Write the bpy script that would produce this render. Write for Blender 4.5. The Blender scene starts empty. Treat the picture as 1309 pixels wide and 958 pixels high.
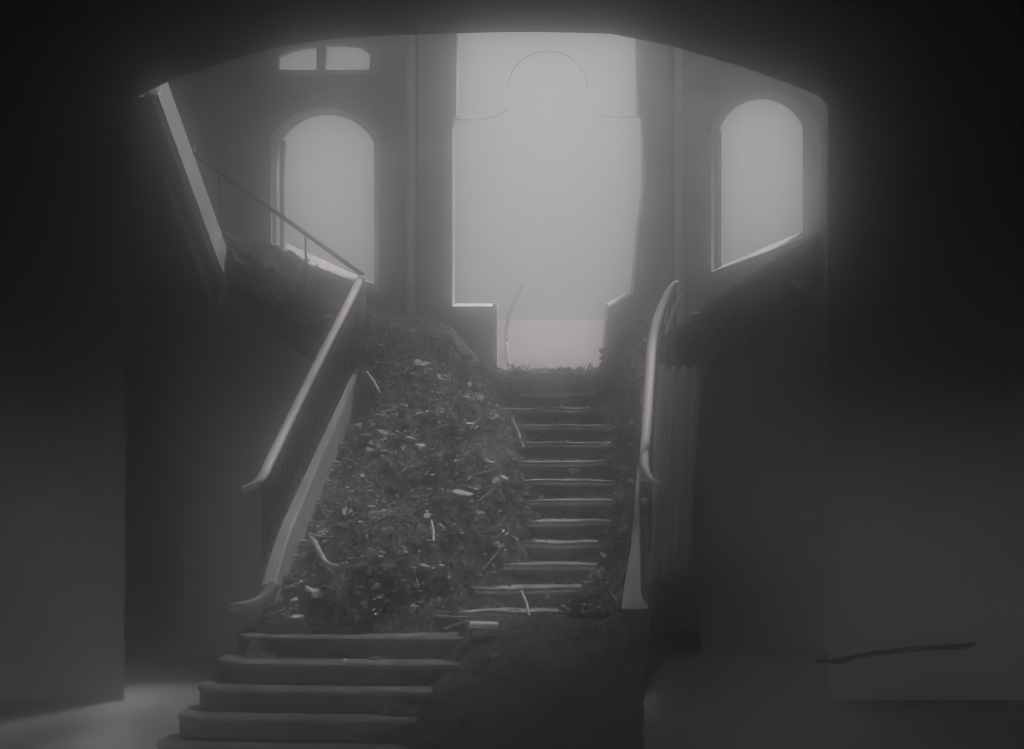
import bpy, bmesh, math, random
from mathutils import Vector, Matrix, noise
from mathutils.geometry import tessellate_polygon

random.seed(7)
C = bpy.context.scene.collection
SC = bpy.context.scene

# ------------------------------------------------------------------ camera, sky, lamps, exposure
EYE = 3.06                      # eye level with the stair landing
FPX, VX, VY = 1900.0, 1010.0, 480.0
cam_d = bpy.data.cameras.new('camera')
cam_d.sensor_width = 36.0
cam_d.lens = 36.0 * FPX / 1309.0
cam_d.shift_x = -(VX - 654.5) / 1309.0
cam_d.shift_y = (VY - 479.0) / 1309.0
cam_d.clip_end = 300
cam = bpy.data.objects.new('camera', cam_d)
C.objects.link(cam)
cam.location = (0, 0, EYE)
cam.rotation_euler = (math.pi / 2, 0, 0)
SC.camera = cam

w = bpy.data.worlds.new('overcast_sky')
SC.world = w
w.use_nodes = True
nt = w.node_tree
nt.nodes.clear()
out = nt.nodes.new('ShaderNodeOutputWorld')
bg = nt.nodes.new('ShaderNodeBackground')
tc = nt.nodes.new('ShaderNodeTexCoord')
sep = nt.nodes.new('ShaderNodeSeparateXYZ')
mr = nt.nodes.new('ShaderNodeMapRange')       # overcast sky: about three times brighter overhead than at the horizon
mr.inputs['From Min'].default_value = 0.0
mr.inputs['From Max'].default_value = 1.0
mr.inputs['To Min'].default_value = 1.0
mr.inputs['To Max'].default_value = 3.6
bg.inputs['Color'].default_value = (0.975, 0.95, 0.975, 1)
SKY = 0.38
mul = nt.nodes.new('ShaderNodeMath')
mul.operation = 'MULTIPLY'
mul.inputs[1].default_value = SKY
nt.links.new(tc.outputs['Generated'], sep.inputs[0])
nt.links.new(sep.outputs['Z'], mr.inputs['Value'])
nt.links.new(mr.outputs[0], mul.inputs[0])
nt.links.new(mul.outputs[0], bg.inputs['Strength'])
nt.links.new(bg.outputs[0], out.inputs['Surface'])

def area(name, loc, target, sx, sy, power, col=(1, 1, 1)):
    l = bpy.data.lights.new(name, 'AREA')
    l.shape = 'RECTANGLE'
    l.size, l.size_y = sx, sy
    l.energy = power
    l.color = col
    o = bpy.data.objects.new(name, l)
    C.objects.link(o)
    o.location = loc
    d = Vector(target) - Vector(loc)
    o.rotation_euler = d.to_track_quat('-Z', 'Y').to_euler()
    return o

# unseen fill lamp added behind and below the camera to brighten the lower hall
area('low_fill', (-3.3, -4.5, 0.8), (-3.0, 10, 0.8), 8.0, 1.0, 1050.0, (0.97, 0.96, 1.0))

# hazy sun, high behind the building, coming through the fallen-in ceiling of the stair bay
sl = bpy.data.lights.new('hazy_sun', 'SUN')
sl.energy = 8.0
sl.angle = math.radians(12)
sl.color = (1.0, 0.97, 0.99)
sun = bpy.data.objects.new('hazy_sun', sl)
C.objects.link(sun)
sun.location = (0, 30, 40)
sun.rotation_euler = Vector((-0.30, -0.38, -1.0)).to_track_quat('-Z', 'Y').to_euler()

SC.view_settings.view_transform = 'Standard'
SC.view_settings.look = 'None'
SC.view_settings.exposure = 0.0
SC.view_settings.gamma = 1.0
SC.view_settings.use_curve_mapping = False
SC.cycles.max_bounces = 6
SC.cycles.diffuse_bounces = 4
SC.cycles.volume_bounces = 3

# ------------------------------------------------------------------ helpers
def U(px, py, d):
    """place on the plane at depth d seen at that point of the 1309 x 958 frame"""
    return Vector(((px - VX) * d / FPX, d, EYE + (VY - py) * d / FPX))

def link(name, bm, m, parent=None, smooth=False):
    me = bpy.data.meshes.new(name)
    bmesh.ops.recalc_face_normals(bm, faces=bm.faces)
    bm.to_mesh(me)
    bm.free()
    if smooth:
        for p in me.polygons:
            p.use_smooth = True
    me.materials.append(m)
    o = bpy.data.objects.new(name, me)
    C.objects.link(o)
    if parent is not None:
        o.parent = parent
        if parent.parent is None:
            o.matrix_parent_inverse = Matrix.Translation(-Vector(parent.location))
    return o

def tag(o, label, cat, group=None, kind=None):
    o['label'] = label
    o['category'] = cat
    if group:
        o['group'] = group
    if kind:
        o['kind'] = kind
    return o

def empty(name, loc):
    o = bpy.data.objects.new(name, None)
    o.empty_display_size = 0.1
    C.objects.link(o)
    o.location = loc
    return o

def thing(name, label, cat, loc, group=None):
    return tag(empty(name, loc), label, cat, group)

def struct(name, bm, m, parent=None, label=None, cat=None, smooth=False):
    o = link(name, bm, m, parent, smooth)
    if parent is None:
        o['kind'] = 'structure'
        o['label'] = label
        o['category'] = cat
    return o

def box(bm, x0, x1, y0, y1, z0, z1):
    v = [bm.verts.new(p) for p in ((x0, y0, z0), (x1, y0, z0), (x1, y1, z0), (x0, y1, z0),
                                   (x0, y0, z1), (x1, y0, z1), (x1, y1, z1), (x0, y1, z1))]
    for f in ((0, 1, 2, 3), (4, 7, 6, 5), (0, 4, 5, 1), (1, 5, 6, 2), (2, 6, 7, 3), (3, 7, 4, 0)):
        bm.faces.new([v[i] for i in f])
    return v

def nbox(*a):
    bm = bmesh.new()
    box(bm, *a)
    return bm

def bev(bm, w_, seg=2):
    bmesh.ops.bevel(bm, geom=list(bm.edges), offset=w_, segments=seg, affect='EDGES', profile=0.6)
    return bm

def loft(bm, rings, caps=True):
    rv = [[bm.verts.new(p) for p in r] for r in rings]
    n = len(rv[0])
    for a, b in zip(rv, rv[1:]):
        for i in range(n):
            bm.faces.new((a[i], a[(i + 1) % n], b[(i + 1) % n], b[i]))
    if caps:
        bm.faces.new(rv[0][::-1])
        bm.faces.new(rv[-1])
    return rv

def smooth_path(pts, sub=5):
    out_ = []
    n = len(pts)
    for i in range(n - 1):
        p0, p1, p2, p3 = pts[max(i - 1, 0)], pts[i], pts[i + 1], pts[min(i + 2, n - 1)]
        for k in range(sub):
            t = k / sub
            out_.append(0.5 * ((2 * p1) + (p2 - p0) * t + (2 * p0 - 5 * p1 + 4 * p2 - p3) * t * t
                               + (3 * p1 - p0 - 3 * p2 + p3) * t ** 3))
    out_.append(pts[-1])
    return out_

def tube(bm, pts, rx, rz=None, n=10):
    """sweep an ellipse; rx may be a list of radii"""
    rings = []
    for i, p in enumerate(pts):
        a, b = pts[max(i - 1, 0)], pts[min(i + 1, len(pts) - 1)]
        t = (b - a).normalized()
        side = t.cross(Vector((0, 0, 1)))
        if side.length < 1e-3:
            side = Vector((1, 0, 0))
        side.normalize()
        up = side.cross(t).normalized()
        r1 = rx[i] if isinstance(rx, (list, tuple)) else rx
        r2 = (rz[i] if isinstance(rz, (list, tuple)) else rz) if rz is not None else r1
        rings.append([p + side * (r1 * math.cos(2 * math.pi * k / n)) + up * (r2 * math.sin(2 * math.pi * k / n))
                      for k in range(n)])
    loft(bm, rings)
    return bm

def lathe(bm, c, prof, n=10):
    rings = [[Vector((c[0] + r * math.cos(2 * math.pi * k / n), c[1] + r * math.sin(2 * math.pi * k / n), c[2] + z))
              for k in range(n)] for r, z in prof]
    loft(bm, rings)
    return bm

def pierced_wall(outer, holes_front, holes_back, y0, y1):
    """wall in the XZ plane, room face at y0, outer face at y1, holes splayed from front to back outline"""
    bm = bmesh.new()
    def face_side(loops, y):
        polys = [[Vector((x, z, 0)) for x, z in l] for l in loops]
        verts = [[bm.verts.new((x, y, z)) for x, z in l] for l in loops]
        flat = [v for l in verts for v in l]
        for t in tessellate_polygon(polys):
            try:
                bm.faces.new([flat[i] for i in t])
            except ValueError:
                pass
        return verts
    a = face_side([outer] + holes_front, y0)
    b = face_side([outer] + holes_back, y1)
    for la, lb in zip(a, b):
        n = len(la)
        for i in range(n):
            bm.faces.new((la[i], la[(i + 1) % n], lb[(i + 1) % n], lb[i]))
    return bm

def sstep(a, b, x):
    t = max(0.0, min(1.0, (x - a) / (b - a)))
    return t * t * (3 - 2 * t)

# ------------------------------------------------------------------ materials
def mat(name, c0, c1, scale=4.0, rough=0.85, bump=0.15, detail=6.0, bscale=None, spec=0.25, lo=0.35, hi=0.65, stretch=None):
    m = bpy.data.materials.new(name)
    m.use_nodes = True
    t = m.node_tree
    b = t.nodes['Principled BSDF']
    b.inputs['Roughness'].default_value = rough
    b.inputs['Specular IOR Level'].default_value = spec
    tc_ = t.nodes.new('ShaderNodeTexCoord')
    mp = t.nodes.new('ShaderNodeMapping')
    if stretch:
        mp.inputs['Scale'].default_value = stretch
    n = t.nodes.new('ShaderNodeTexNoise')
    n.inputs['Scale'].default_value = scale
    n.inputs['Detail'].default_value = detail
    n.inputs['Roughness'].default_value = 0.62
    r = t.nodes.new('ShaderNodeValToRGB')
    r.color_ramp.elements[0].position = lo
    r.color_ramp.elements[1].position = hi
    r.color_ramp.elements[0].color = (*c0, 1)
    r.color_ramp.elements[1].color = (*c1, 1)
    t.links.new(tc_.outputs['Object'], mp.inputs[0])
    t.links.new(mp.outputs[0], n.inputs['Vector'])
    t.links.new(n.outputs['Fac'], r.inputs[0])
    t.links.new(r.outputs[0], b.inputs['Base Color'])
    if bump:
        n2 = t.nodes.new('ShaderNodeTexNoise')
        n2.inputs['Scale'].default_value = bscale or scale * 5
        n2.inputs['Detail'].default_value = 4
        t.links.new(mp.outputs[0], n2.inputs['Vector'])
        bp = t.nodes.new('ShaderNodeBump')
        bp.inputs['Strength'].default_value = bump
        bp.inputs['Distance'].default_value = 0.03
        t.links.new(n2.outputs['Fac'], bp.inputs['Height'])
        t.links.new(bp.outputs[0], b.inputs['Normal'])
    return m

M = {}
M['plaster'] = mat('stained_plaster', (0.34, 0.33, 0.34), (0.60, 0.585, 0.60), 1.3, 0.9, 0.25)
M['hall'] = mat('dark_hall_plaster', (0.19, 0.185, 0.197), (0.23, 0.225, 0.238), 0.5, 0.95, 0.1)  # even dark grey for hall walls, ceiling and soffits
M['hall_lifted'] = mat('lightened_hall_plaster', (0.27, 0.263, 0.28), (0.33, 0.323, 0.34), 0.5, 0.95, 0.1)  # hall plaster lightened to offset the dimmer light under the left flight
M['floor'] = mat('dusty_floor', (0.38, 0.372, 0.385), (0.46, 0.45, 0.463), 1.0, 0.9, 0.1)
M['trim'] = mat('pale_moulding', (0.36, 0.35, 0.36), (0.52, 0.50, 0.51), 3.0, 0.8, 0.15)
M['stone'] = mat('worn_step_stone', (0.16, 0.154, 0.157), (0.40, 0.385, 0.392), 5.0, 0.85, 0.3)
M['stone_shaded'] = mat('shaded_step_stone', (0.045, 0.042, 0.044), (0.11, 0.104, 0.107), 5.0, 0.85, 0.3)  # riser colour darkened to stand for shade below the nosings
M['stone_mid'] = mat('dull_step_tread', (0.07, 0.067, 0.069), (0.19, 0.182, 0.186), 5.0, 0.85, 0.3)  # darker tone of the step stone for the bottom treads
M['rail'] = mat('pale_handrail', (0.56, 0.545, 0.56), (0.72, 0.70, 0.712), 6.0, 0.55, 0.05, spec=0.4)
M['string'] = mat('pale_string_board', (0.26, 0.25, 0.26), (0.38, 0.37, 0.375), 5.0, 0.7, 0.1)
M['iron'] = mat('dark_ironwork', (0.018, 0.018, 0.019), (0.05, 0.048, 0.05), 9.0, 0.9, 0.1, spec=0.05)
M['board'] = mat('weathered_boards', (0.30, 0.285, 0.29), (0.55, 0.53, 0.535), 7.0, 0.85, 0.2, stretch=(3, 3, 0.25))
M['board_pale'] = mat('pale_weathered_boards', (0.42, 0.40, 0.41), (0.78, 0.75, 0.76), 7.0, 0.85, 0.2, stretch=(3, 3, 0.25))
M['dirt'] = mat('dark_rubble_dirt', (0.008, 0.0075, 0.0078), (0.14, 0.130, 0.134), 3.6, 0.95, 1.0, bscale=22, detail=10.0, lo=0.42, hi=0.68)
M['heap_dark'] = mat('dark_heap_dirt', (0.03, 0.028, 0.03), (0.07, 0.065, 0.068), 6.0, 0.95, 0.6, bscale=20)
M['lump'] = mat('dusty_plaster_lump', (0.34, 0.33, 0.335), (0.64, 0.62, 0.625), 8.0, 0.9, 0.4)
M['lump_dark'] = mat('dark_masonry_lump', (0.03, 0.028, 0.029), (0.12, 0.113, 0.115), 8.0, 0.9, 0.4)
M['pale'] = mat('pale_plaster_lump', (0.50, 0.485, 0.49), (0.72, 0.70, 0.71), 8.0, 0.85, 0.3)
M['wood'] = mat('splintered_lath', (0.12, 0.11, 0.112), (0.34, 0.315, 0.32), 14.0, 0.85, 0.3)
M['crack'] = mat('dark_crack', (0.004, 0.004, 0.004), (0.008, 0.008, 0.008), 9.0, 1.0, 0, spec=0.0)
M['ground'] = mat('pale_terrace', (0.16, 0.153, 0.158), (0.19, 0.182, 0.187), 0.6, 0.95, 0.0, spec=0.0)

# ------------------------------------------------------------------ the stair's measures
RISE, RUN = 0.17, 0.262
SLOPE = RISE / RUN
YL = 16.0                                   # front edge of the landing
YB, YO = 17.8, 18.2                         # back wall, room face and outer face
XL, XR = -4.64, -1.28                       # sides of the main flight
def ramp(y):                                # the line through the nosings
    return EYE - max(0.0, YL - y) * SLOPE

# ------------------------------------------------------------------ setting
struct('floor', nbox(-8.2, 3.4, -6.0, 18.2, -0.2, 0.0), M['floor'], None, 'dusty dark hall floor at the foot of the staircase', 'floor')

def arc(x0, x1, zs, zt, n=14):
    """points from (x1,zs) over the crown (zt) to (x0,zs), a segmental or half-round head"""
    cx, hw, h = (x0 + x1) / 2, (x1 - x0) / 2, zt - zs
    return [(cx + hw * math.cos(math.pi * k / n), zs + h * math.sin(math.pi * k / n)) for k in range(n + 1)]

def pt(px, py, d):
    p = U(px, py, d)
    return (p.x, p.z)

def seg_arc(x0, x1, zs, zt, n=14):
    """shallow circular arc from x1 to x0"""
    c = (x1 - x0) / 2
    h = zt - zs
    R = (c * c + h * h) / (2 * h)
    cx, cz = (x0 + x1) / 2, zt - R
    a0 = math.asin(c / R)
    return [(cx + R * math.sin(a0 - 2 * a0 * k / n), cz + R * math.cos(a0 - 2 * a0 * k / n)) for k in range(n + 1)]

def win(pxl, pxr, ybl, ybr, yspring, ytop, d, n=14):
    xl, zl = pt(pxl, ybl, d)
    xr, zr = pt(pxr, ybr, d)
    zs = pt(0, yspring, d)[1]
    zt = pt(0, ytop, d)[1]
    return [(xl, zl), (xr, zr)] + seg_arc(xl, xr, zs, zt, n)

holes_f, holes_b = [], []
LWf = win(346, 485, 318, 374, 178, 138, YB); LWb = win(360, 478, 308, 362, 182, 147, YO)
RWf = win(909, 1050, 348, 296, 166, 117, YB); RWb = win(921, 1026, 340, 296, 163, 127, YO)
def mid(px0, px1, py0, py1, d):
    return [pt(px0, py1, d), pt(px1, py1, d), pt(px1, py0, d), pt(px0, py0, d)]
holes_f += [LWf, RWf]
holes_b += [LWb, RWb]
def central(d, e=0):
    P = [(582 - e, 388 + e), (634 - e, 388 + e), (634 - e, 478), (768 + e, 478), (770 + e, 430), (775 + e, 388 + e), (806 + e, 372 + e),
         (812 + e, 300), (820 + e, 240), (819 + e, 152), (813 + e, 148), (812 + e, 10), (587 - e, 10), (587 - e, 148), (582 - e, 152)]
    return [pt(x, y, d) for x, y in P]
holes_f.append(central(YB, 4)); holes_b.append(central(YO))
UP = [(358, 88), (472, 88), (473, 70), (462, 62), (440, 60), (416, 60), (395, 63), (375, 67), (358, 74)]
holes_f.append([pt(x + (3 if x > 415 else -3), y + (3 if y > 80 else -3), YB) for x, y in UP]); holes_b.append([pt(x, y, YO) for x, y in UP])
outer = [(-8.2, 0), (0.9, 0), (0.9, 8.2), (-8.2, 8.2)]
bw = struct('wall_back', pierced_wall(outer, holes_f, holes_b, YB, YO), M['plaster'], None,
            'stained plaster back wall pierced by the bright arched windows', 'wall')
# broken plaster edge chips beside the doorway opening are parts of the wall
# front wall with the wide flat arch over the stair
AX0, AX1 = -6.27, 0.36
YF = 14.0
arch_px = [(1058, 135), (1046, 122), (1000, 104), (950, 86), (900, 71), (850, 57), (780, 43), (700, 41), (640, 41), (570, 43), (500, 45),
           (430, 49), (350, 61), (290, 78), (230, 98), (190, 116), (162, 132)]
arch = [pt(x, y, YF) for x, y in arch_px]
fo = [(-8.2, 0), (AX0, 0)] + arch[::-1] + [(AX1, 0), (3.4, 0), (3.4, 8.0), (-8.2, 8.0)]
bm = bmesh.new()
tris = tessellate_polygon([[Vector((x, z, 0)) for x, z in fo]])
for y in (YF, YF + 0.35):
    sp_ = 0.26 if y > YF else 0.0           # the arch widens towards the stair bay
    vs = [bm.verts.new((x + (sp_ * (1 if x > -3 else -1) if 0 < i_ <= len(arch) + 2 else 0), y, z + (sp_ if 1 < i_ < len(arch) + 2 else 0)))
          for i_, (x, z) in enumerate(fo)]
    for t in tris:
        bm.faces.new([vs[i] for i in t])
bm.verts.ensure_lookup_table()
n = len(fo)
for i in range(n):
    j = (i + 1) % n
    bm.faces.new((bm.verts[i], bm.verts[j], bm.verts[n + j], bm.verts[n + i]))
wf = struct('wall_front', bm, M['hall'], None, 'dark hall wall with the wide flat arch framing the staircase', 'wall')
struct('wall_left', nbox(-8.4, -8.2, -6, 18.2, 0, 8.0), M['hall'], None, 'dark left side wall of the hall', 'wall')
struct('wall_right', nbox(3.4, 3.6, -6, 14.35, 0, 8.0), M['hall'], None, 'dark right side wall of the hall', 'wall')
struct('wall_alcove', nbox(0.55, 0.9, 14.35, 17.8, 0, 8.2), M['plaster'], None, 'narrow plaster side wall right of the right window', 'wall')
bm = bmesh.new()
loft(bm, [[Vector((x, y, 0)) for y in (YL + 0.1, YL + 0.25)] + [Vector((x, y, zt)) for y in (YL + 0.25, YL + 0.1)]
          for x, zt in ((XL - 0.1, 2.85), (-6.12, 3.95), (-8.15, 4.10))])
struct('wall_understair_shade', bm, M['hall_lifted'], None, 'dark wall added as shade under the left side flight', 'wall')  # added wall standing in for the shade under this flight
bm = bmesh.new()
loft(bm, [[Vector((x, y, 0)) for x, y in ((XR + 0.3, YL + 0.3), (0.54, YL + 0.3), (0.54, YL + 0.45), (XR + 0.3, YL + 0.45))],
          [Vector((x, y, z)) for x, y, z in ((XR + 0.3, YL + 0.3, 3.0), (0.54, YL + 0.3, 4.0), (0.54, YL + 0.45, 4.0), (XR + 0.3, YL + 0.45, 3.0))]])
struct('wall_understair_shade', bm, M['hall'], None, 'dark wall added as shade under the right side flight', 'wall')  # likewise added, its dark colour takes the place of shade
# hall ceiling, and the stair bay's ceiling with its fallen-in middle
bm = bmesh.new()
box(bm, -8.4, 3.6, -6, 14.35, 8.0, 8.2)
box(bm, -8.4, -5.7, 14.35, 18.2, 8.0, 8.2)
box(bm, 0.4, 0.9, 14.35, 18.2, 8.0, 8.2)
box(bm, -4.8, -3.1, 14.35, 16.8, 8.0, 8.2)        # unseen plate added to keep the sun off the left floor
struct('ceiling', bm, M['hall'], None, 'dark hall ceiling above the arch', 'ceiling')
# unseen slab added to keep the low fill off upper walls; rear wall
struct('floor_shade_slab', nbox(-8.2, 3.4, -6, 3.2, 1.45, 1.65), M['hall'], None, 'unseen slab added to shade the upper hall walls from the low lamp', 'floor')
struct('wall_rear', nbox(-8.2, 3.4, -6.2, -6.0, 0, 8.0), M['hall'], None, 'rear wall of the hall behind the camera', 'wall')

# crack across the hall wall plaster
bm = bmesh.new()
cp = [(1042, 846), (1078, 845), (1095, 839), (1135, 834), (1150, 832), (1190, 828), (1232, 827), (1249, 822)]
tube(bm, [U(x, y, YF - 0.002) for x, y in cp], [0.014, 0.032, 0.026, 0.032, 0.028, 0.026, 0.028, 0.012], [0.014, 0.032, 0.026, 0.032, 0.028, 0.026, 0.028, 0.012], 6)
link('crack', bm, M['crack'], wf)

# outside
bm = bmesh.new()
box(bm, -30, 30, 18.2, 26, 2.7, 2.98)
gv = [(-40, 26, 2.98), (40, 26, 2.98), (40, 60, 5.3), (-40, 60, 5.3)]
bm.faces.new([bm.verts.new(p) for p in gv])
struct('ground', bm, M['ground'], None, 'pale ground rising outside the open doorway', 'ground')

# ---- windows: mouldings and bars
def ring_band(outline_in, outline_out, y0, y1):
    bm = bmesh.new()
    n = len(outline_in)
    a = [[bm.verts.new((x, y, z)) for x, z in l] for l, y in ((outline_in, y0), (outline_out, y0), (outline_out, y1), (outline_in, y1))]
    for r in range(4):
        p, q = a[r], a[(r + 1) % 4]
        for i in range(n - 1):
            bm.faces.new((p[i], p[i + 1], q[i + 1], q[i]))
    for e in (0, n - 1):
        bm.faces.new([a[r][e] for r in range(4)])
    return bm

def offset_arc(l, k):
    cx = sum(x for x, z in l) / len(l)
    cz = min(z for x, z in l) - 0.3
    return [(x + (x - cx) / math.hypot(x - cx, z - cz) * k, z + (z - cz) / math.hypot(x - cx, z - cz) * k) for x, z in l]

def winroot(name, label, loc):
    o = empty(name, loc)
    o['kind'] = 'structure'; o['label'] = label; o['category'] = 'window'
    return o
w1 = winroot('window_1', 'arched left window with a sloping sill above the left side flight', (-5.6, YB, 4.3))
link('arch_moulding', ring_band(LWf[2:], offset_arc(LWf[2:], 0.09), YB - 0.05, YB + 0.01), M['trim'], w1)
xl, zl = LWf[0]; xr, zr = LWf[1]
link('frame_post', nbox(xl + 0.045, xl + 0.10, YB + 0.18, YB + 0.26, zl + 0.02, LWf[-1][1] + 0.02), M['trim'], w1)
bm = bmesh.new()
vv = box(bm, xl - 0.04, xr + 0.02, YB - 0.07, YB + 0.16, 0, 0.07)
for v in vv:
    t = (v.co.x - xl) / (xr - xl)
    v.co.z += zl + (zr - zl) * t - 0.06
link('sill', bm, M['trim'], w1)
w2 = winroot('window_2', 'arched right window with a sloping bottom edge above the right side flight', (-0.3, YB, 4.3))
link('arch_moulding', ring_band(RWf[2:], offset_arc(RWf[2:], 0.10), YB - 0.05, YB + 0.01), M['trim'], w2)
xl, zl = RWf[0]; xr, zr = RWf[1]
link('frame_post', nbox(xl + 0.07, xl + 0.115, YB + 0.2, YB + 0.28, zl + 0.02, RWf[-1][1] + 0.02), M['trim'], w2)
w3 = winroot('window_3', 'small two-light window high above the left arched window', (-5.5, YB, 6.6))
a, b = U(406, 89, YO - .1), U(417, 58, YO - .1)
link('mullion', nbox(a.x, b.x, YO - 0.14, YO - 0.06, a.z, b.z), M['plaster'], w3)
a, b = U(352, 94, YB), U(478, 90, YB)
link('sill', nbox(a.x, b.x, YB - 0.04, YB + 0.05, a.z - 0.02, b.z), M['plaster'], w3)
w4 = winroot('window_4', 'tall central window with a round-headed bar over the doorway', (-2.9, YB, 5.2))
yw = YO - 0.1
bars = []
P = [U(649, 380, yw), U(649, 120, yw)]
arcpts = [U(700 + 51 * math.cos(math.pi - math.pi * k / 12), 113 - 48 * math.sin(math.pi * k / 12), yw) for k in range(13)]
bm = bmesh.new()
tube(bm, arcpts, 0.007, n=6)
link('arch_bar', bm, M['pale'], w4)
for pa in ([U(583, 152, yw), U(610, 153, yw), U(635, 148, yw), U(650, 138, yw)], [U(752, 138, yw), U(770, 148, yw), U(795, 150, yw), U(821, 149, yw)]):
    bm = bmesh.new()
    tube(bm, smooth_path(pa), 0.007, n=6)
    link('transom_bar', bm, M['pale'], w4)
d1 = empty('door_1', (-2.9, YB, EYE))
d1['kind'] = 'structure'; d1['label'] = 'open doorway below the tall central window, at the head of the stairs'; d1['category'] = 'doorway'
a = U(633, 478, YB)
link('door_post', bev(nbox(a.x - 0.025, a.x + 0.03, YB - 0.04, YB + 0.06, EYE, EYE + 0.86), 0.008, 1), M['rail'], d1)
bm = bmesh.new()
yb = YO + 0.35
tube(bm, smooth_path([U(652, 474, yb), U(647, 440, yb), U(650, 405, yb), U(660, 380, yb), U(668, 362, yb)]), [0.07] * 6 + [0.06] * 6 + [0.05] * 5 + [0.035] * 4, 0.03, 8)
link('bent_frame', bm, M['pale'], d1)

# engaged colonnettes either side of the central bay
for k, (px, ybot) in enumerate(((525, 452), (868, 450))):
    c = U(px, 480, YB - 0.03)
    bm = bmesh.new()
    lathe(bm, (c.x, c.y, EYE), [(0.11, 0), (0.11, 0.10), (0.075, 0.16), (0.058, 0.2), (0.055, 3.9), (0.055, 5.0)], 12)
    o = struct('trim_%d' % (k + 1), bm, M['pale'], None,
               ('slender pale colonnette on the back wall left of the tall central window',
                'slender pale colonnette on the back wall right of the tall central window')[k], 'column', True)
# pilaster strips by the colonnettes
for k, (p0, p1) in enumerate(((535, 556), (838, 858))):
    a, b = U(p0, 480, YB), U(p1, 480, YB)
    struct('trim_%d' % (k + 3), bev(nbox(a.x, b.x, YB - 0.05, YB + 0.01, EYE, EYE + 5.0), 0.01, 1), M['plaster'], None,
           ('flat grey pilaster strip between the left colonnette and the tall central window',
            'flat grey pilaster strip between the tall central window and the right colonnette')[k], 'trim')

# ------------------------------------------------------------------ main staircase
st = thing('staircase', 'broad rubble-strewn stone staircase climbing to the bright doorway', 'staircase', (-2.96, 11.3, 0))
for i in range(1, 13):
    zt = EYE - i * RISE
    y0 = YL - i * RUN - 0.03
    step = link('step', nbox(XL + 0.10, XR - 0.1, y0 + 0.035, y0 + RUN + 0.06, zt - RISE - 0.01, zt - 0.05), M['stone_shaded'], st)
    bm = nbox(XL + 0.10, XR - 0.1, y0, y0 + RUN + 0.07, zt - 0.055, zt)
    ed = [e for e in bm.edges if all(abs(v.co.y - y0) < 1e-4 and abs(v.co.z - zt) < 1e-4 for v in e.verts)]
    bmesh.ops.bevel(bm, geom=ed, offset=0.034, segments=3, affect='EDGES')
    bmesh.ops.subdivide_edges(bm, edges=[e for e in bm.edges if abs(e.verts[0].co.x - e.verts[1].co.x) > 1], cuts=34)
    for v in bm.verts:                       # worn and chipped nosing
        if v.co.y < y0 + 0.05:
            q = Vector((v.co.x * 3.1, i * 7.3, 0))
            v.co.z += 0.022 * noise.noise(q) - 0.004
            v.co.y += 0.025 * noise.noise(Vector((v.co.x * 2.3, i * 3.3, 5))) + 0.05 * max(0, noise.noise(q * 2.3) - 0.15)
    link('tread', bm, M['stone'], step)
for i in range(13, 18):                      # the bottom steps sweep wider and bow outward
    zt = EYE - i * RISE
    y0 = YL - i * RUN - 0.03
    wd = 0.12 * (i - 12)
    fl, fr = XL - 0.05 - wd * 0.5, XR + 0.02 * (i - 12)
    bm = bmesh.new()
    pts = []
    N = 28
    for k in range(N + 1):
        t = k / N
        x = fl + (fr - fl) * t
        bow = 0.10 * math.sin(math.pi * t)
        end = 0.14 * (max(0, 0.06 - t) / 0.06) ** 2 + 0.14 * (max(0, t - 0.94) / 0.06) ** 2
        pts.append((x, y0 + 0.06 - bow + end))
    ring = pts + [(fr, y0 + RUN + 0.2), (fl, y0 + RUN + 0.2)]
    lo_ = zt - RISE - 0.01 if i < 17 else 0.0
    loft(bm, [[Vector((x, y + (0.02 if q <= N else 0), z)) for q, (x, y) in enumerate(ring)] for z in (lo_, zt - 0.04)])
    step = link('step', bm, M['stone_shaded'], st)
    bm = bmesh.new()
    loft(bm, [[Vector((x, y - o_ * (q <= N), z)) for q, (x, y) in enumerate(ring)] for o_, z in ((0.0, zt - 0.045), (0.018, zt - 0.035), (0.012, zt - 0.012), (-0.012, zt))])
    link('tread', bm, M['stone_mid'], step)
# landing slab and the masonry body under the flight
link('landing', nbox(XL + 0.02, XR + 0.05, YL - 0.03, YB - 0.01, EYE - 0.22, EYE), M['stone'], st)
bm = bmesh.new()
xs0, xs1 = XL + 0.03, XR - 0.12
prof = [(YL - 12 * RUN, EYE - 12.9 * RISE - 0.03), (YL, EYE - 1.05 * RISE - 0.03), (YL, 0.0), (YL - 12 * RUN, 0.0)]
loft(bm, [[Vector((x, y, z)) for y, z in prof] for x in (xs0, xs1)])
link('masonry', bm, M['hall'], st)
# left string board with its scrolled foot
bm = bmesh.new()
rings = []
for y in [15.75 - k * (15.75 - 12.95) / 12 for k in range(13)]:
    t = (15.75 - y) / 2.8
    z = ramp(y) + 0.24 + 0.08 * t
    x = XL + 0.05 + 0.04 * t
    hh = 0.30 + 0.14 * t
    th = 0.03 + 0.035 * t
    dz = 0.16 * sstep(0.86, 1.0, t)
    z -= dz; hh -= dz * 0.6
    rings.append([Vector((x - th, y, z - hh)), Vector((x + th, y, z - hh)), Vector((x + th, y, z - 0.02)), Vector((x + th * .7, y, z)),
                  Vector((x - th * .7, y, z)), Vector((x - th, y, z - 0.02))])
loft(bm, rings)
link('string_board', bm, M['string'], st)
bm = bmesh.new()
foot = [U(352, 745, 12.98), U(341, 762, 12.92), U(325, 772, 12.86), U(308, 776, 12.84), U(294, 777, 12.84)]
tube(bm, smooth_path(foot, 4), [0.085, 0.085, 0.083, 0.08, 0.075, 0.07, 0.062, 0.056, 0.05, 0.046, 0.043, 0.04, 0.038, 0.036, 0.034, 0.032, 0.03], 0.045, 10)
link('scroll_foot', bm, M['string'], st, True)
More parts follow.
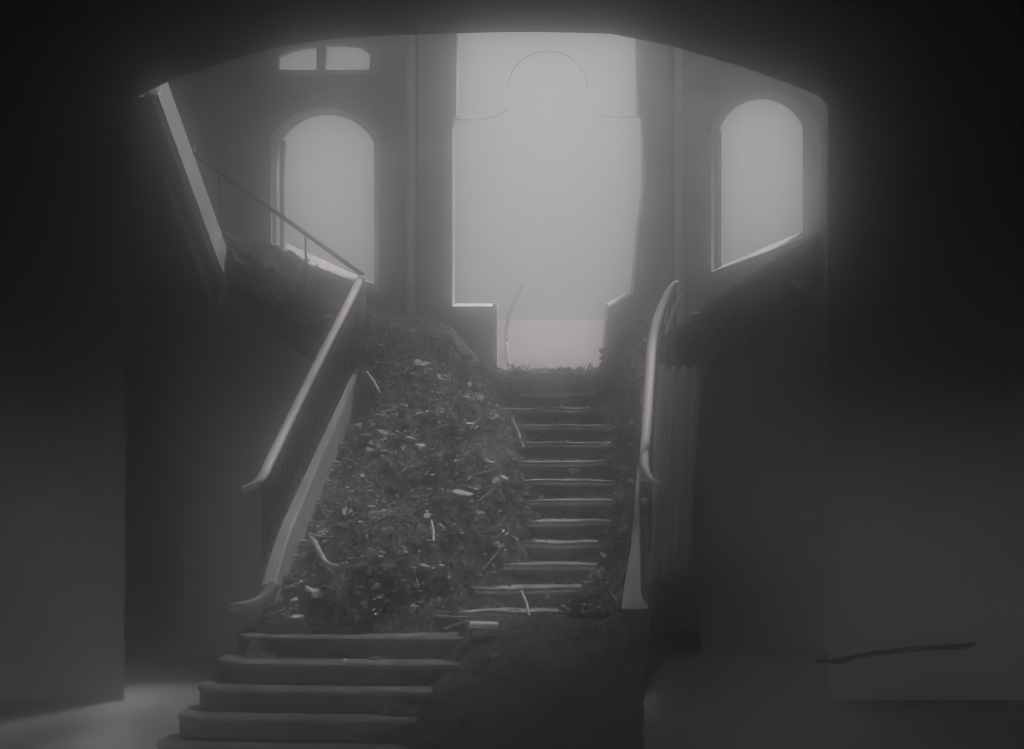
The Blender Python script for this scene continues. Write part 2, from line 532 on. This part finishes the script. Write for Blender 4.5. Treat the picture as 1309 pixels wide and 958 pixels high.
# right string board: thin above, broad at its foot
bm = bmesh.new()
rows = [(596, 814.5, 817), (640, 811.5, 816.5), (700, 806.5, 817.5), (745, 799, 818), (762, 796.5, 819), (770, 795.5, 823), (776, 795, 828), (779, 795.5, 827)]
rings = []
for y_, a_, b_ in rows:
    d = (YL * SLOPE - 0.2) / (SLOPE + (y_ - VY) / FPX)
    pa, pb = U(a_, y_, d), U(b_, y_, d)
    rings.append([pa, pb, pb + Vector((0, 0.14, -0.02)), pa + Vector((0, 0.14, -0.02))])
loft(bm, rings)
link('string_board', bm, M['string'], st)

# ------------------------------------------------------------------ left balustrade of the main flight
lb = thing('stair_balustrade', 'left balustrade with a pale handrail and dark balusters beside the main flight', 'balustrade', (XL, 12.9, 1.0))
hp = [U(461, 356, 16.0), U(448, 383, 15.7), U(430, 418, 15.28), U(400, 477, 14.55), U(370, 538, 13.83), U(345, 590, 13.2), U(335, 610, 13.0),
      U(324, 621, 12.92), U(310, 627, 12.9)]
path = smooth_path(hp, 6)
nn = len(path)
bm = bmesh.new()
tube(bm, path, [0.045 if i < nn - 10 else 0.045 - 0.0022 * (i - nn + 10) for i in range(nn)], [0.035] * nn, 12)
link('handrail', bm, M['rail'], lb, True)
def path_at(y):
    for a, b in zip(path, path[1:]):
        if (a.y - y) * (b.y - y) <= 0 and abs(a.y - b.y) > 1e-5:
            return a.lerp(b, (y - a.y) / (b.y - a.y))
    return path[-1]
bm = bmesh.new()
sub = [Vector((p.x, p.y, p.z - 0.17)) for p in path if 13.0 < p.y < 15.95]
tube(bm, sub, 0.018, n=6)
link('lower_rail', bm, M['iron'], lb)
for k in range(20):
    y = 15.85 - k * (15.85 - 13.05) / 19
    p = path_at(y)
    zb = ramp(y) + 0.25
    H = p.z - 0.02 - zb
    bm = bmesh.new()
    lathe(bm, (p.x, y, zb), [(0.022, 0), (0.022, 0.08 * H), (0.014, 0.12 * H), (0.026, 0.3 * H), (0.02, 0.45 * H), (0.013, 0.6 * H), (0.022, 0.72 * H),
                             (0.013, 0.78 * H), (0.016, H)], 8)
    link('baluster', bm, M['iron'], lb)
# ornamental scrolls between rail and string
for k in range(19):
    y = 15.78 - k * (15.85 - 13.05) / 19
    p = path_at(y)
    zm = p.z - 0.33
    cc = [Vector((p.x, y + 0.055 * math.cos(a), zm + 0.12 * math.sin(a) )) for a in [2 * math.pi * q / 10 for q in range(11)]]
    bm = bmesh.new()
    tube(bm, cc, 0.012, n=5)
    link('scroll', bm, M['iron'], lb)
p = path[0]
bm = bmesh.new()
lathe(bm, (p.x + 0.01, 15.99, EYE), [(0.06, 0), (0.06, 0.2), (0.04, 0.25), (0.045, 0.9), (0.06, 0.93), (0.05, 1.04), (0.02, 1.08)], 10)
link('newel_post', bm, M['board'], lb)

# ------------------------------------------------------------------ right handrail
rb = thing('stair_balustrade', 'right balustrade with a swan-necked pale handrail and few iron balusters', 'balustrade', (XR, 12.9, 1.0))
hp2 = [U(866, 361, 16.0), U(857, 370, 15.95), U(848, 388, 15.85), U(839, 412, 15.7), U(833.5, 440, 15.5), U(831, 475, 15.15), U(828.5, 510, 14.75), U(826, 550, 14.2),
       U(823.5, 585, 13.6), U(825, 600, 13.4), U(832, 613, 13.3), U(845, 619, 13.28)]
path2 = smooth_path(hp2, 6)
n2 = len(path2)
bm = bmesh.new()
rr = []
for i in range(n2):
    t = i / (n2 - 1)
    rr.append(0.036 + 0.014 * math.sin(math.pi * min(1, t * 1.2)) if t < 0.8 else 0.042 - 0.026 * (t - 0.8) / 0.2)
tube(bm, path2, rr, [r * 0.9 for r in rr], 12)
link('handrail', bm, M['rail'], rb, True)
for k in range(9):
    q = path2[int(6 + k * (n2 - 24) / 8)]
    zb = ramp(q.y) - 0.02
    bm = bmesh.new()
    H = max(0.3, q.z - zb)
    lathe(bm, (q.x + 0.05, q.y + 0.02, q.z - H), [(0.018, 0), (0.012, 0.12 * H), (0.02, 0.3 * H), (0.011, 0.7 * H), (0.012, H)], 6)
    link('baluster', bm, M['iron'], rb)
bm = bmesh.new()
tube(bm, [Vector((p.x + 0.10, p.y + 0.05, p.z - 0.10)) for p in path2[3:19]], 0.02, n=6)
link('lower_rail', bm, M['board'], rb)

# boarded side of the stair, right
sp = thing('stair_panelling', 'weathered vertical boards closing the right side of the staircase', 'panelling', (-1.0, 14.5, 0.9))
NB = 11
for k in range(NB):
    t0, t1 = k / NB, (k + 0.93) / NB
    def P_(t):
        return Vector((-1.20 + 0.28 * t, 13.8 + 1.45 * t ** 1.1, 0))
    a, b = P_(t0), P_(t1)
    out_ = 0.014 * ((k * 7) % 3)
    a.y -= out_; b.y -= out_
    za0 = zb0 = EYE + 0.10 - 0.03 * ((k * 5) % 3)
    zl = EYE - (262 - 9 * ((k * 5) % 4)) * a.y / FPX
    lean = 0.10
    rings = []
    for x_, y_, zt in ((a.x, a.y, za0), (b.x, b.y, zb0)):
        rings.append([Vector((x_ - lean, y_, zl)), Vector((x_ - lean - 0.03, y_, zl)), Vector((x_ - 0.03, y_, zt)), Vector((x_, y_, zt))])
    bm = bmesh.new()
    loft(bm, rings)
    link('board', bm, M['board' if k % 3 else 'board_pale'], sp)
# masonry body behind/below them
bm = bmesh.new()
rings = []
for x_, y_ in ((-1.52, 13.4), (-1.34, 16.0)):
    rings.append([Vector((x_, y_, 0)), Vector((x_ - 0.1, y_, 0)), Vector((x_ - 0.1, y_, ramp(y_) - .05)), Vector((x_, y_, ramp(y_) - .05))])
loft(bm, rings)
link('backing_wall', bm, M['hall'], sp)

# ------------------------------------------------------------------ side flights
def side_flight(label, x0, sgn, nstep, name='stair_flight'):
    t = thing(name, label, 'stair flight', (x0, YL, EYE))
    rn, rs = 0.245, 0.166
    for i in range(nstep):
        xa = x0 + sgn * i * rn
        xb = xa + sgn * (rn + 0.02)
        a_, b_ = min(xa - sgn * 0.02, xb), max(xa - sgn * 0.02, xb)
        link('step', nbox(a_, b_, YL + 0.06, YB - 0.01, EYE + i * rs - 0.05, EYE + (i + 1) * rs), M['stone'], t)
    xe = x0 + sgn * nstep * rn
    ze = EYE + nstep * rs
    # outer string with sloping underside
    bm = bmesh.new()
    rings = []
    for y in (YL - 0.03, YL + 0.06):
        rings.append([Vector((x0 - sgn * 0.1, y, EYE - 0.2)), Vector((x0 - sgn * 0.12, y, EYE + 0.14)), Vector((xe, y, ze + 0.06)), Vector((xe, y, ze - 0.36))])
    loft(bm, rings)
    link('string_board', bm, M['lump_dark'], t)
    bm = bmesh.new()
    rings = []
    for y in (YL + 0.06, YB - 0.01):
        rings.append([Vector((x0 + sgn * 0.2, y, EYE - 0.12)), Vector((xe, y, ze - 0.36)), Vector((xe, y, ze - 0.2)), Vector((x0 + sgn * 0.2, y, EYE + 0.02))])
    loft(bm, rings)
    link('soffit', bm, M['hall'], t)
    return t, xe, ze
lf, LXE, LZE = side_flight('left side flight rising under the left arched window to the upper landing', -4.15, -1, 8)
link('landing', nbox(-7.9, LXE, YL - 0.02, YB - 0.01, LZE - 0.26, LZE), M['stone'], lf)
rf, RXE, RZE = side_flight('right side flight rising under the right arched window into shadow', -1.60, 1, 8)
# handrail of the left side flight
lh = thing('side_handrail', 'thin dark handrail slanting across the left arched window', 'handrail', (-5.4, YL, EYE + 1.2))
ra, rb_ = U(464, 352, 16.0), U(243, 193, 16.0)
bm = bmesh.new()
tube(bm, [ra.lerp(rb_, k / 6) + Vector((0, 0.02, 0)) for k in range(7)], 0.024, n=8)
link('handrail', bm, M['iron'], lh, True)
for k in (2, 5):
    q = ra.lerp(rb_, k / 6)
    link('baluster', nbox(q.x - 0.008, q.x + 0.008, YL, YL + 0.02, q.z - 0.80, q.z), M['iron'], lh)
link('post', nbox(rb_.x - 0.04, rb_.x + 0.04, YL - 0.0, YL + 0.06, LZE, rb_.z + 0.06), M['board'], lh)

# upper flight on the left, climbing towards the hall
uf = thing('stair_flight', 'upper left flight climbing from the side landing towards the viewer, with a pale string', 'stair flight', (-6.1, 16.0, LZE))
A1, A2 = U(290, 352, 16.0), U(206, 120, 14.36)
def strip(bm, pts, th, hh, out_x=0):
    rings = []
    for p in pts:
        rings.append([p + Vector((-th, 0, -hh)), p + Vector((th, 0, -hh)), p + Vector((th, 0, hh)), p + Vector((-th, 0, hh))])
    loft(bm, rings)
bm = bmesh.new()
spath = [U(281, 396, 16.03), U(286, 372, 16.02), A1] + [A1.lerp(A2, k / 6) for k in range(1, 7)] + [U(199, 100, 14.39)]
rings = []
sp2 = smooth_path(spath, 4)
for i, p in enumerate(sp2):
    hh = 0.04 + 0.10 * min(1, i / 9)
    up = Vector((0, 0.55, 0.83)) * hh
    rings.append([p + Vector((-0.035, 0, 0)) - up, p + Vector((0.035, 0, 0)) - up, p + Vector((0.035, 0, 0)) + up, p + Vector((-0.035, 0, 0)) + up])
loft(bm, rings)
link('string_board', bm, M['rail'], uf)
B1, B2 = U(272, 384, 16.0), U(176, 131, 14.38)
bm = bmesh.new()
tube(bm, [B1.lerp(B2, k / 8) for k in range(9)] + [U(168, 108, 14.4)], 0.03, 0.05, n=8)
link('edge_moulding', bm, M['pale'], uf, True)
NS = 10
for i in range(NS):
    t = i / NS
    q = A1.lerp(A2, (i + 0.5) / NS)
    link('step', nbox(-8.15, B1.lerp(B2, t).x - 0.02, max(14.37, q.y - 0.14), q.y + 0.11, q.z - 0.02, q.z + 0.15), M['hall'], uf)
bm = bmesh.new()
rings = []
for q, x1 in ((A1, B1.x), (A2, B2.x)):
    rings.append([Vector((-8.15, q.y, q.z - 0.20)), Vector((x1, q.y, q.z - 0.20)), Vector((q.x - 0.05, q.y, q.z - 0.03)), Vector((-8.15, q.y, q.z - 0.03))])
loft(bm, rings)
link('soffit', bm, M['hall'], uf)

# ------------------------------------------------------------------ rubble
def interp(tab, y):
    if y >= tab[0][0]:
        return tab[0][1]
    for (ya, va), (yb, vb) in zip(tab, tab[1:]):
        if yb <= y <= ya:
            return vb + (va - vb) * (y - yb) / (ya - yb)
    return tab[-1][1]
PL = [(17.8, -3.3), (16.2, -3.15), (15.6, -2.95), (15, -2.58), (14, -2.30), (13.5, -2.36), (13.0, -2.7), (12.6, -3.0), (12, -3.4)]
PR = [(17.8, -2.25), (16.2, -2.15), (15, -1.9), (14, -1.76), (13.2, -1.95), (12.6, -2.3), (12, -2.6)]
def fbm(x, y, s, o=5):
    v, a = 0.0, 0.5
    for k in range(o):
        v += a * noise.noise(Vector((x * s, y * s, 3.7 * k)))
        s *= 2.07; a *= 0.55
    return v
def hgt(x, y):
    """rubble depth above the nosing line; negative where the steps stay bare"""
    l, r = interp(PL, y), interp(PR, y)
    nz = fbm(x, y, 1.6, 6)
    hl = sstep(0.0, 0.8, l - x) * (0.26 + 0.10 * sstep(13.6, 15.6, y))
    hr = sstep(0.0, 0.35, x - r) * (0.13 + 0.12 * sstep(14.6, 16.0, y))
    h = max(hl, hr)
    if y > YL - 0.3:                           # heaps either side of the doorway
        h += sstep(0, 0.5, y - YL + 0.3) * (0.17 * sstep(0, 0.5, l - x - 0.35) + 0.18 * sstep(-3.9, -4.7, x) + 0.30 * sstep(-0.05, 0.4, x - r))
    fade = sstep(12.55, 13.05, y)
    h = h * fade - 0.12 * (1 - fade)
    bare = 1 - max(sstep(-0.2, 0.35, l - x), sstep(-0.15, 0.3, x - r))
    edge = (1 - sstep(0.10, 0.55, x - XL)) * (1 - sstep(15.2, 15.8, y))
    top = sstep(15.55, 15.95, y)
    n3 = fbm(x + 20, y * 1.3, 4.5, 4)
    return h * (1 - edge) + nz * (0.20 * (1 - 0.75 * bare)) * (1 - 0.7 * edge) - 0.125 * bare * (1 - top) + (0.11 * n3 + 0.03 * top) * bare - 0.02 - 0.06 * edge
def mound_z(x, y):
    return ramp(y) + hgt(x, y)
bm = bmesh.new()
NX, NY = 150, 230
x0, x1, y0, y1 = XL + 0.06, XR - 0.12, 12.45, 17.72
grid = []
for j in range(NY + 1):
    row = []
    for i in range(NX + 1):
        x = x0 + (x1 - x0) * i / NX
        y = y0 + (y1 - y0) * j / NY
        rough = 0.10 * fbm(x + 9, y, 6.0, 4) + 0.035 * abs(noise.noise(Vector((x * 17, y * 17, 1))))
        row.append(bm.verts.new((x, y, mound_z(x, y) + rough)))
    grid.append(row)
for j in range(NY):
    for i in range(NX):
        q = (grid[j][i], grid[j][i + 1], grid[j + 1][i + 1], grid[j + 1][i])
        if max(v.co.z - ramp(v.co.y) for v in q) > -0.16:
            bm.faces.new(q)
for v in [v for v in bm.verts if not v.link_faces]:
    bm.verts.remove(v)
tag(link('rubble', bm, M['dirt']), 'dark bank of rubble and dirt heaped over the left and right of the stairs', 'rubble', kind='stuff')

# rubble drifts on the two side flights
def side_mound(label, x0, sgn, length, hmax):
    bm = bmesh.new()
    NX, NY = 70, 50
    g = []
    for j in range(NY + 1):
        row = []
        for i in range(NX + 1):
            t, u = i / NX, j / NY
            x = x0 + sgn * (t * length)
            y = YL - 0.06 + u * (YB - 0.03 - YL + 0.06)
            e = math.sin(math.pi * min(1, max(0, t * 1.0))) ** 0.5
            z = EYE + 0.2 + t * length * 0.678 + hmax * e * (0.45 + 0.55 * u) + 0.16 * fbm(x, y, 2.2, 6) + 0.09 * abs(noise.noise(Vector((x * 15, y * 15, 4)))) + 0.08 * fbm(x, y, 7.0, 3)
            row.append(bm.verts.new((x, y, z)))
        g.append(row)
    for j in range(NY):
        for i in range(NX):
            bm.faces.new((g[j][i], g[j][i + 1], g[j + 1][i + 1], g[j + 1][i]))
    # skirt to the steps in front
    low = g[0]
    for r in range(1, 9):
        row = []
        for i in range(NX + 1):
            v = g[0][i].co
            n_ = 1.3 * fbm(v.x + 3, r * 0.09, 7.0, 4)
            row.append(bm.verts.new((v.x, v.y - 0.035 * min(1, r / 2) + 0.09 * n_, v.z - r * 0.055 + 0.03 * n_ - (0.1 * noise.noise(Vector((v.x * 4, 0, 9))) if r > 5 else 0))))
        for i in range(NX):
            bm.faces.new((low[i], low[i + 1], row[i + 1], row[i]))
        low = row
    tag(link('rubble', bm, M['dirt']), label, 'rubble', kind='stuff')
side_mound('drift of grey rubble on the left side flight below the arched window', -4.25, -1, 1.85, 0.16)
side_mound('drift of dark rubble on the right side flight below the arched window', -1.55, 1, 1.9, 0.10)

SIDE = [o for o in C.objects if o.name in ('rubble.001', 'rubble.002')]
def heap_z(x, y):
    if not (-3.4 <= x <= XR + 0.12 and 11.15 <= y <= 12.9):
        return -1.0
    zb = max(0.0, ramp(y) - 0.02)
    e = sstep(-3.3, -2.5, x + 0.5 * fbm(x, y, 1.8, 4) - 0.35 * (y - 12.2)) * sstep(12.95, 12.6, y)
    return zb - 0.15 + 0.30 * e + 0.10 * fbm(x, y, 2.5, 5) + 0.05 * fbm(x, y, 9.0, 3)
# dark uneven heap over the right of the bottom steps
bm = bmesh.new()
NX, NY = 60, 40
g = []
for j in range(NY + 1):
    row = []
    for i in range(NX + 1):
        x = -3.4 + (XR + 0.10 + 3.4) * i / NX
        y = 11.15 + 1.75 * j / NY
        row.append(bm.verts.new((x, y, heap_z(x, y))))
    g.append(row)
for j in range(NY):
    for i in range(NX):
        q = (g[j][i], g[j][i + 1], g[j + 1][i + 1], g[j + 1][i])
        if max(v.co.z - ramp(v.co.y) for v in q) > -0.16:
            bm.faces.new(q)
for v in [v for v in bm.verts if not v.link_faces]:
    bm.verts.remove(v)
tag(link('rubble', bm, M['heap_dark']), 'dark uneven dirt spread over the right half of the bottom steps', 'dirt', kind='stuff')

# chunk shapes
def chunk(kind, seed):
    rnd = random.Random(seed)
    bm = bmesh.new()
    for k in range(11):
        v = Vector((rnd.uniform(-1, 1), rnd.uniform(-1, 1), rnd.uniform(-1, 1)))
        v.normalize()
        v *= rnd.uniform(0.75, 1.0)
        bm.verts.new((v.x, v.y * 0.8, v.z * (0.55 if kind == 'lump' else 0.3)))
    bmesh.ops.convex_hull(bm, input=list(bm.verts))
    for v in [v for v in bm.verts if not v.link_faces]:
        bm.verts.remove(v)
    return bm
def lath(seed):
    rnd = random.Random(seed)
    bm = bmesh.new()
    rings = []
    for k in range(4):
        t = k / 3 * 2 - 1
        b = 0.05 * (1 - t * t)
        s = 1 - 0.35 * (k == 3) - 0.2 * (k == 0)
        rings.append([Vector((t, y * 0.07 * s + b + rnd.uniform(-.012, .012), z * 0.035 * s)) for y, z in ((-1, -1), (1, -1), (1, 1), (-1, 1))])
    loft(bm, rings)
    return bm
def mesh_of(name, bm, m):
    me = bpy.data.meshes.new(name)
    bmesh.ops.recalc_face_normals(bm, faces=bm.faces)
    bm.to_mesh(me); bm.free()
    me.materials.append(m)
    return me
LUMPS = [mesh_of('plaster_lump', chunk('lump', 100 + k), M['lump']) for k in range(8)]
DARKS = [mesh_of('masonry_lump', chunk('lump', 200 + k), M['lump_dark']) for k in range(8)]
LATHS = [mesh_of('lath_splinter', lath(300 + k), M['wood']) for k in range(6)]
PALES = [mesh_of('pale_fragment', chunk('slab', 400 + k), M['pale']) for k in range(6)]

def put(name, me, loc, rot, scl, label, cat, group=None):
    o = bpy.data.objects.new(name, me)
    C.objects.link(o)
    o.location = loc
    o.rotation_euler = rot
    o.scale = scl if isinstance(scl, (tuple, list)) else (scl, scl, scl)
    return tag(o, label, cat, group)

def spot():
    while True:
        y = random.uniform(12.75, 16.9)
        x = random.uniform(XL + 0.12, XR - 0.2)
        h = hgt(x, y)
        if h > -0.02:
            return x, y, mound_z(x, y)
def zone(x, y):
    if y > 15.9:
        h = 'at the head of the stairs'
    elif y > 14.8:
        h = 'on the upper steps'
    elif y > 13.7:
        h = 'on the middle steps'
    else:
        h = 'on the lower steps'
    if x < XL + 0.75:
        return h + ', by the left balustrade'
    if x > interp(PR, y) - 0.1:
        return h + ', by the right balustrade'
    if x > interp(PL, y) - 0.75:
        return h + ', beside the bare strip'
    return h + ', mid-bank'
random.seed(23)
for k in range(120):
    x, y, z = spot()
    s = random.choice((0.04, 0.05, 0.06, 0.075, 0.095))
    lab = ('large' if s > 0.07 else 'small') + ' grey plaster lump ' + zone(x, y)
    put('plaster_lump', LUMPS[k % 8], (x, y, z + 0.015), (random.uniform(-.5, .5), random.uniform(-.5, .5), random.uniform(0, 6.3)), s,
        lab, 'rubble lump', lab.replace('lump', 'lumps'))
for k in range(110):
    x, y, z = spot()
    s = random.choice((0.05, 0.06, 0.08, 0.10, 0.13))
    lab = ('large' if s > 0.07 else 'small') + ' dark masonry lump ' + zone(x, y)
    put('masonry_lump', DARKS[k % 8], (x, y, z + 0.01), (random.uniform(-.6, .6), random.uniform(-.6, .6), random.uniform(0, 6.3)), s,
        lab, 'rubble lump', lab.replace('lump', 'lumps'))
for k in range(110):
    x, y, z = spot()
    s = random.uniform(0.08, 0.2)
    lab = ('long' if s > 0.14 else 'short') + ' lath splinter ' + zone(x, y)
    put('lath_splinter', LATHS[k % 6], (x, y, z + 0.03), (random.uniform(-.5, .5), random.uniform(-.7, .7), random.uniform(0, 6.3)), (s, 0.13, 0.16),
        lab, 'splinter', lab.replace('splinter', 'splinters'))
for o, nm in zip(SIDE, ('left', 'right')):
    vs_ = [v.co for v in o.data.vertices]
    for k in range(26):
        c = random.choice(vs_)
        s = random.choice((0.04, 0.05, 0.065, 0.09))
        lab = ('large' if s > 0.06 else 'small') + ' plaster lump in the rubble drift on the ' + nm + ' side flight'
        put('plaster_lump', LUMPS[k % 8], (c.x, c.y - 0.01, c.z + 0.01), (random.uniform(-.5, .5), random.uniform(-.5, .5), random.uniform(0, 6.3)), s,
            lab, 'rubble lump', lab.replace('lump', 'lumps'))
# fine crumbs nobody could count: one object
bm = bmesh.new()
random.seed(5)
for k in range(6500):
    if k % 5 == 0:
        y = random.uniform(12.7, 16.6); x = random.uniform(XL + .1, XR - .2)
    else:
        x, y, z = spot()
    z = max(mound_z(x, y) + 0.01, EYE - math.ceil(max(0, YL - y) / RUN) * RISE)
    s = random.uniform(0.006, 0.02)
    c = Vector((x, y, z + s * 0.3))
    vs = [bm.verts.new(c + Vector((random.uniform(-1, 1) * s * 1.6, random.uniform(-1, 1) * s * 1.6, random.uniform(-.7, 1) * s))) for q in range(4)]
    for f in ((0, 1, 2), (0, 2, 3), (0, 3, 1), (1, 3, 2)):
        bm.faces.new([vs[i] for i in f])
tag(link('debris', bm, M['lump']), 'fine grey crumbs of plaster scattered over the rubble on the stairs', 'debris', kind='stuff')

# pieces the photograph picks out one by one
def ground_at(px, py):
    """walk the ray down to the rubble or steps"""
    for k in range(2600):
        d = 9 + k * 0.003
        p = U(px, py, d)
        s = max(mound_z(p.x, d) if 12.5 < d < 17.7 else 0, EYE - math.ceil(max(0.0, YL - d) / RUN) * RISE if d < YL else EYE, heap_z(p.x, d), 0)
        if p.z <= s:
            return p
    return U(px, py, 16)
def pale(px, py, w_, h_, rz, label, k, name='pale_fragment', m=None, tilt=0.5):
    p = ground_at(px, py)
    sx = w_ * p.y / FPX / 2
    sz = h_ * p.y / FPX / 2
    put(name, (m or PALES)[k % 6], p + Vector((0, -0.02, 0.01)), (tilt, rz, 0.0), (sx, max(sx * .6, .03), sz / 0.35), label, 'rubble lump' if name != 'lath_splinter' else 'splinter')
pale(601, 545, 18, 9, 0.2, 'pale rounded plaster fragment in the middle of the upper rubble bank', 0)
pale(470, 577, 26, 11, 0.1, 'pale plaster fragment lying near the left balustrade halfway up', 1)
pale(460, 545, 20, 9, 0.3, 'grey-white plaster fragment by the left balustrade, below the top of the stairs', 2, m=PALES)
pale(522, 603, 22, 14, -0.6, 'tilted triangular pale plaster flake left of the middle of the rubble', 3)
pale(625, 592, 20, 10, 0.2, 'pale flat plaster piece just left of the bare steps', 4)
pale(592, 632, 34, 8, 0.12, 'long pale plaster slab lying level in the middle of the rubble', 5)
pale(565, 726, 14, 9, 0.3, 'small pale stone low in the rubble bank', 0)
pale(573, 740, 12, 7, 0.1, 'smaller pale chip just below the small pale stone', 1)
pale(481, 751, 22, 10, -0.35, 'pale flat chip lying near the foot of the rubble', 2)
pale(378, 752, 18, 14, -0.5, 'grey upright chip beside the foot of the left string board', 3)
pale(398, 755, 26, 9, 0.5, 'grey slanting chip right of the foot of the left string board', 4)
pale(382, 790, 24, 8, -0.1, 'grey flat chip on the step under the left string foot', 5)
pale(700, 764, 14, 12, 0.4, 'pale stone on the lowest bare steps', 0)
pale(631, 838, 20, 13, -0.5, 'grey stone resting on the bottom steps under the white bar', 1, m=LUMPS)
pale(482, 843, 20, 11, -0.3, 'dull grey chip on the bottom steps, left of the grey stone', 2, m=LUMPS)
pale(508, 885, 20, 8, 0.1, 'dull grey chip on the third step from the bottom', 3, m=LUMPS)
pale(532, 464, 50, 10, 0.22, 'long pale broken slab at the head of the rubble below the left colonnette', 1)
pale(776, 449, 24, 16, -0.3, 'rounded grey stone on the heap right of the doorway', 2, m=LUMPS)
pale(775, 570, 18, 10, -0.5, 'pale chip on the right edge of the bare steps', 4)
pale(735, 605, 22, 9, 0.3, 'pale chip on a bare step low on the right', 5, m=LUMPS)
# the chip of plaster on the wall ledge right of the doorway
p = U(812, 381, YB - 0.02)
put('pale_fragment', PALES[3], p, (0.4, 0.1, 0), (0.06, 0.04, 0.07), 'small white plaster chip on the broken ledge right of the doorway', 'rubble lump')
# white bar
p = ground_at(620, 805)
bm = bmesh.new()
box(bm, -0.12, 0.12, -0.03, 0.03, -0.02, 0.02); bev(bm, 0.008, 1)
o = link('wooden_bar', bm, M['rail']); o.location = p + Vector((0, -0.06, 0.05)); o.rotation_euler = (0.3, 0.03, 0.05)
tag(o, 'short white bar lying on the steps at the foot of the rubble', 'bar')
# bent pipe by the left string
bm = bmesh.new()
def lift(px, py, dz=0.03):
    q = ground_at(px, py)
    return q + Vector((0, -0.05, dz))
tube(bm, smooth_path([lift(399, 688), lift(407, 703), lift(415, 718), lift(422, 726), lift(434, 729)], 4), 0.026, n=8)
tag(link('bent_pipe', bm, M['string'], smooth=True), 'bent pale pipe hooked over the rubble beside the left string board', 'pipe')
for (a, b, r, lab) in (((553, 672), (556, 694), 0.012, 'thin upright pale stick in the middle of the lower rubble'),
                       ((668, 762), (678, 790), 0.014, 'thin slanting stick on the lowest bare steps'),
                       ((470, 482), (487, 506), 0.022, 'short slanting stick near the top of the left balustrade'),
                       ((655, 540), (670, 575), 0.016, 'dark slanting stick left of the upper bare steps'),
                       ((600, 800), (570, 806), 0.014, 'thin stick lying left of the white bar')):
    q0, q1 = lift(*a, 0.05), lift(*b, 0.02)
    bm = bmesh.new()
    tube(bm, [q0, q0.lerp(q1, 0.5) + Vector((0.008, 0, 0.008)), q1], [r * .7, r, r * .8], n=6)
    tag(link('stick', bm, M['rail'] if 'pale' in lab else M['lump']), lab, 'stick')

# ------------------------------------------------------------------ haze filling hall and stair bay
hz = bpy.data.materials.new('dusty_haze')
hz.use_nodes = True
t = hz.node_tree
t.nodes.remove(t.nodes['Principled BSDF'])
prev = None
for dens, g in ((0.084, 0.983), (0.004, 0.93), (0.0008, 0.1)):
    vs = t.nodes.new('ShaderNodeVolumeScatter')
    vs.inputs['Color'].default_value = (1, 1, 1, 1)
    vs.inputs['Density'].default_value = dens
    vs.inputs['Anisotropy'].default_value = g
    if prev is None:
        prev = vs
    else:
        ad = t.nodes.new('ShaderNodeAddShader')
        t.links.new(prev.outputs[0], ad.inputs[0])
        t.links.new(vs.outputs[0], ad.inputs[1])
        prev = ad
t.links.new(prev.outputs[0], t.nodes['Material Output'].inputs['Volume'])
tag(link('haze', nbox(-8.19, 3.39, -1.5, 17.79, 0.01, 7.9), hz), 'thin dusty haze glowing around the bright windows of the hall', 'haze', kind='stuff')
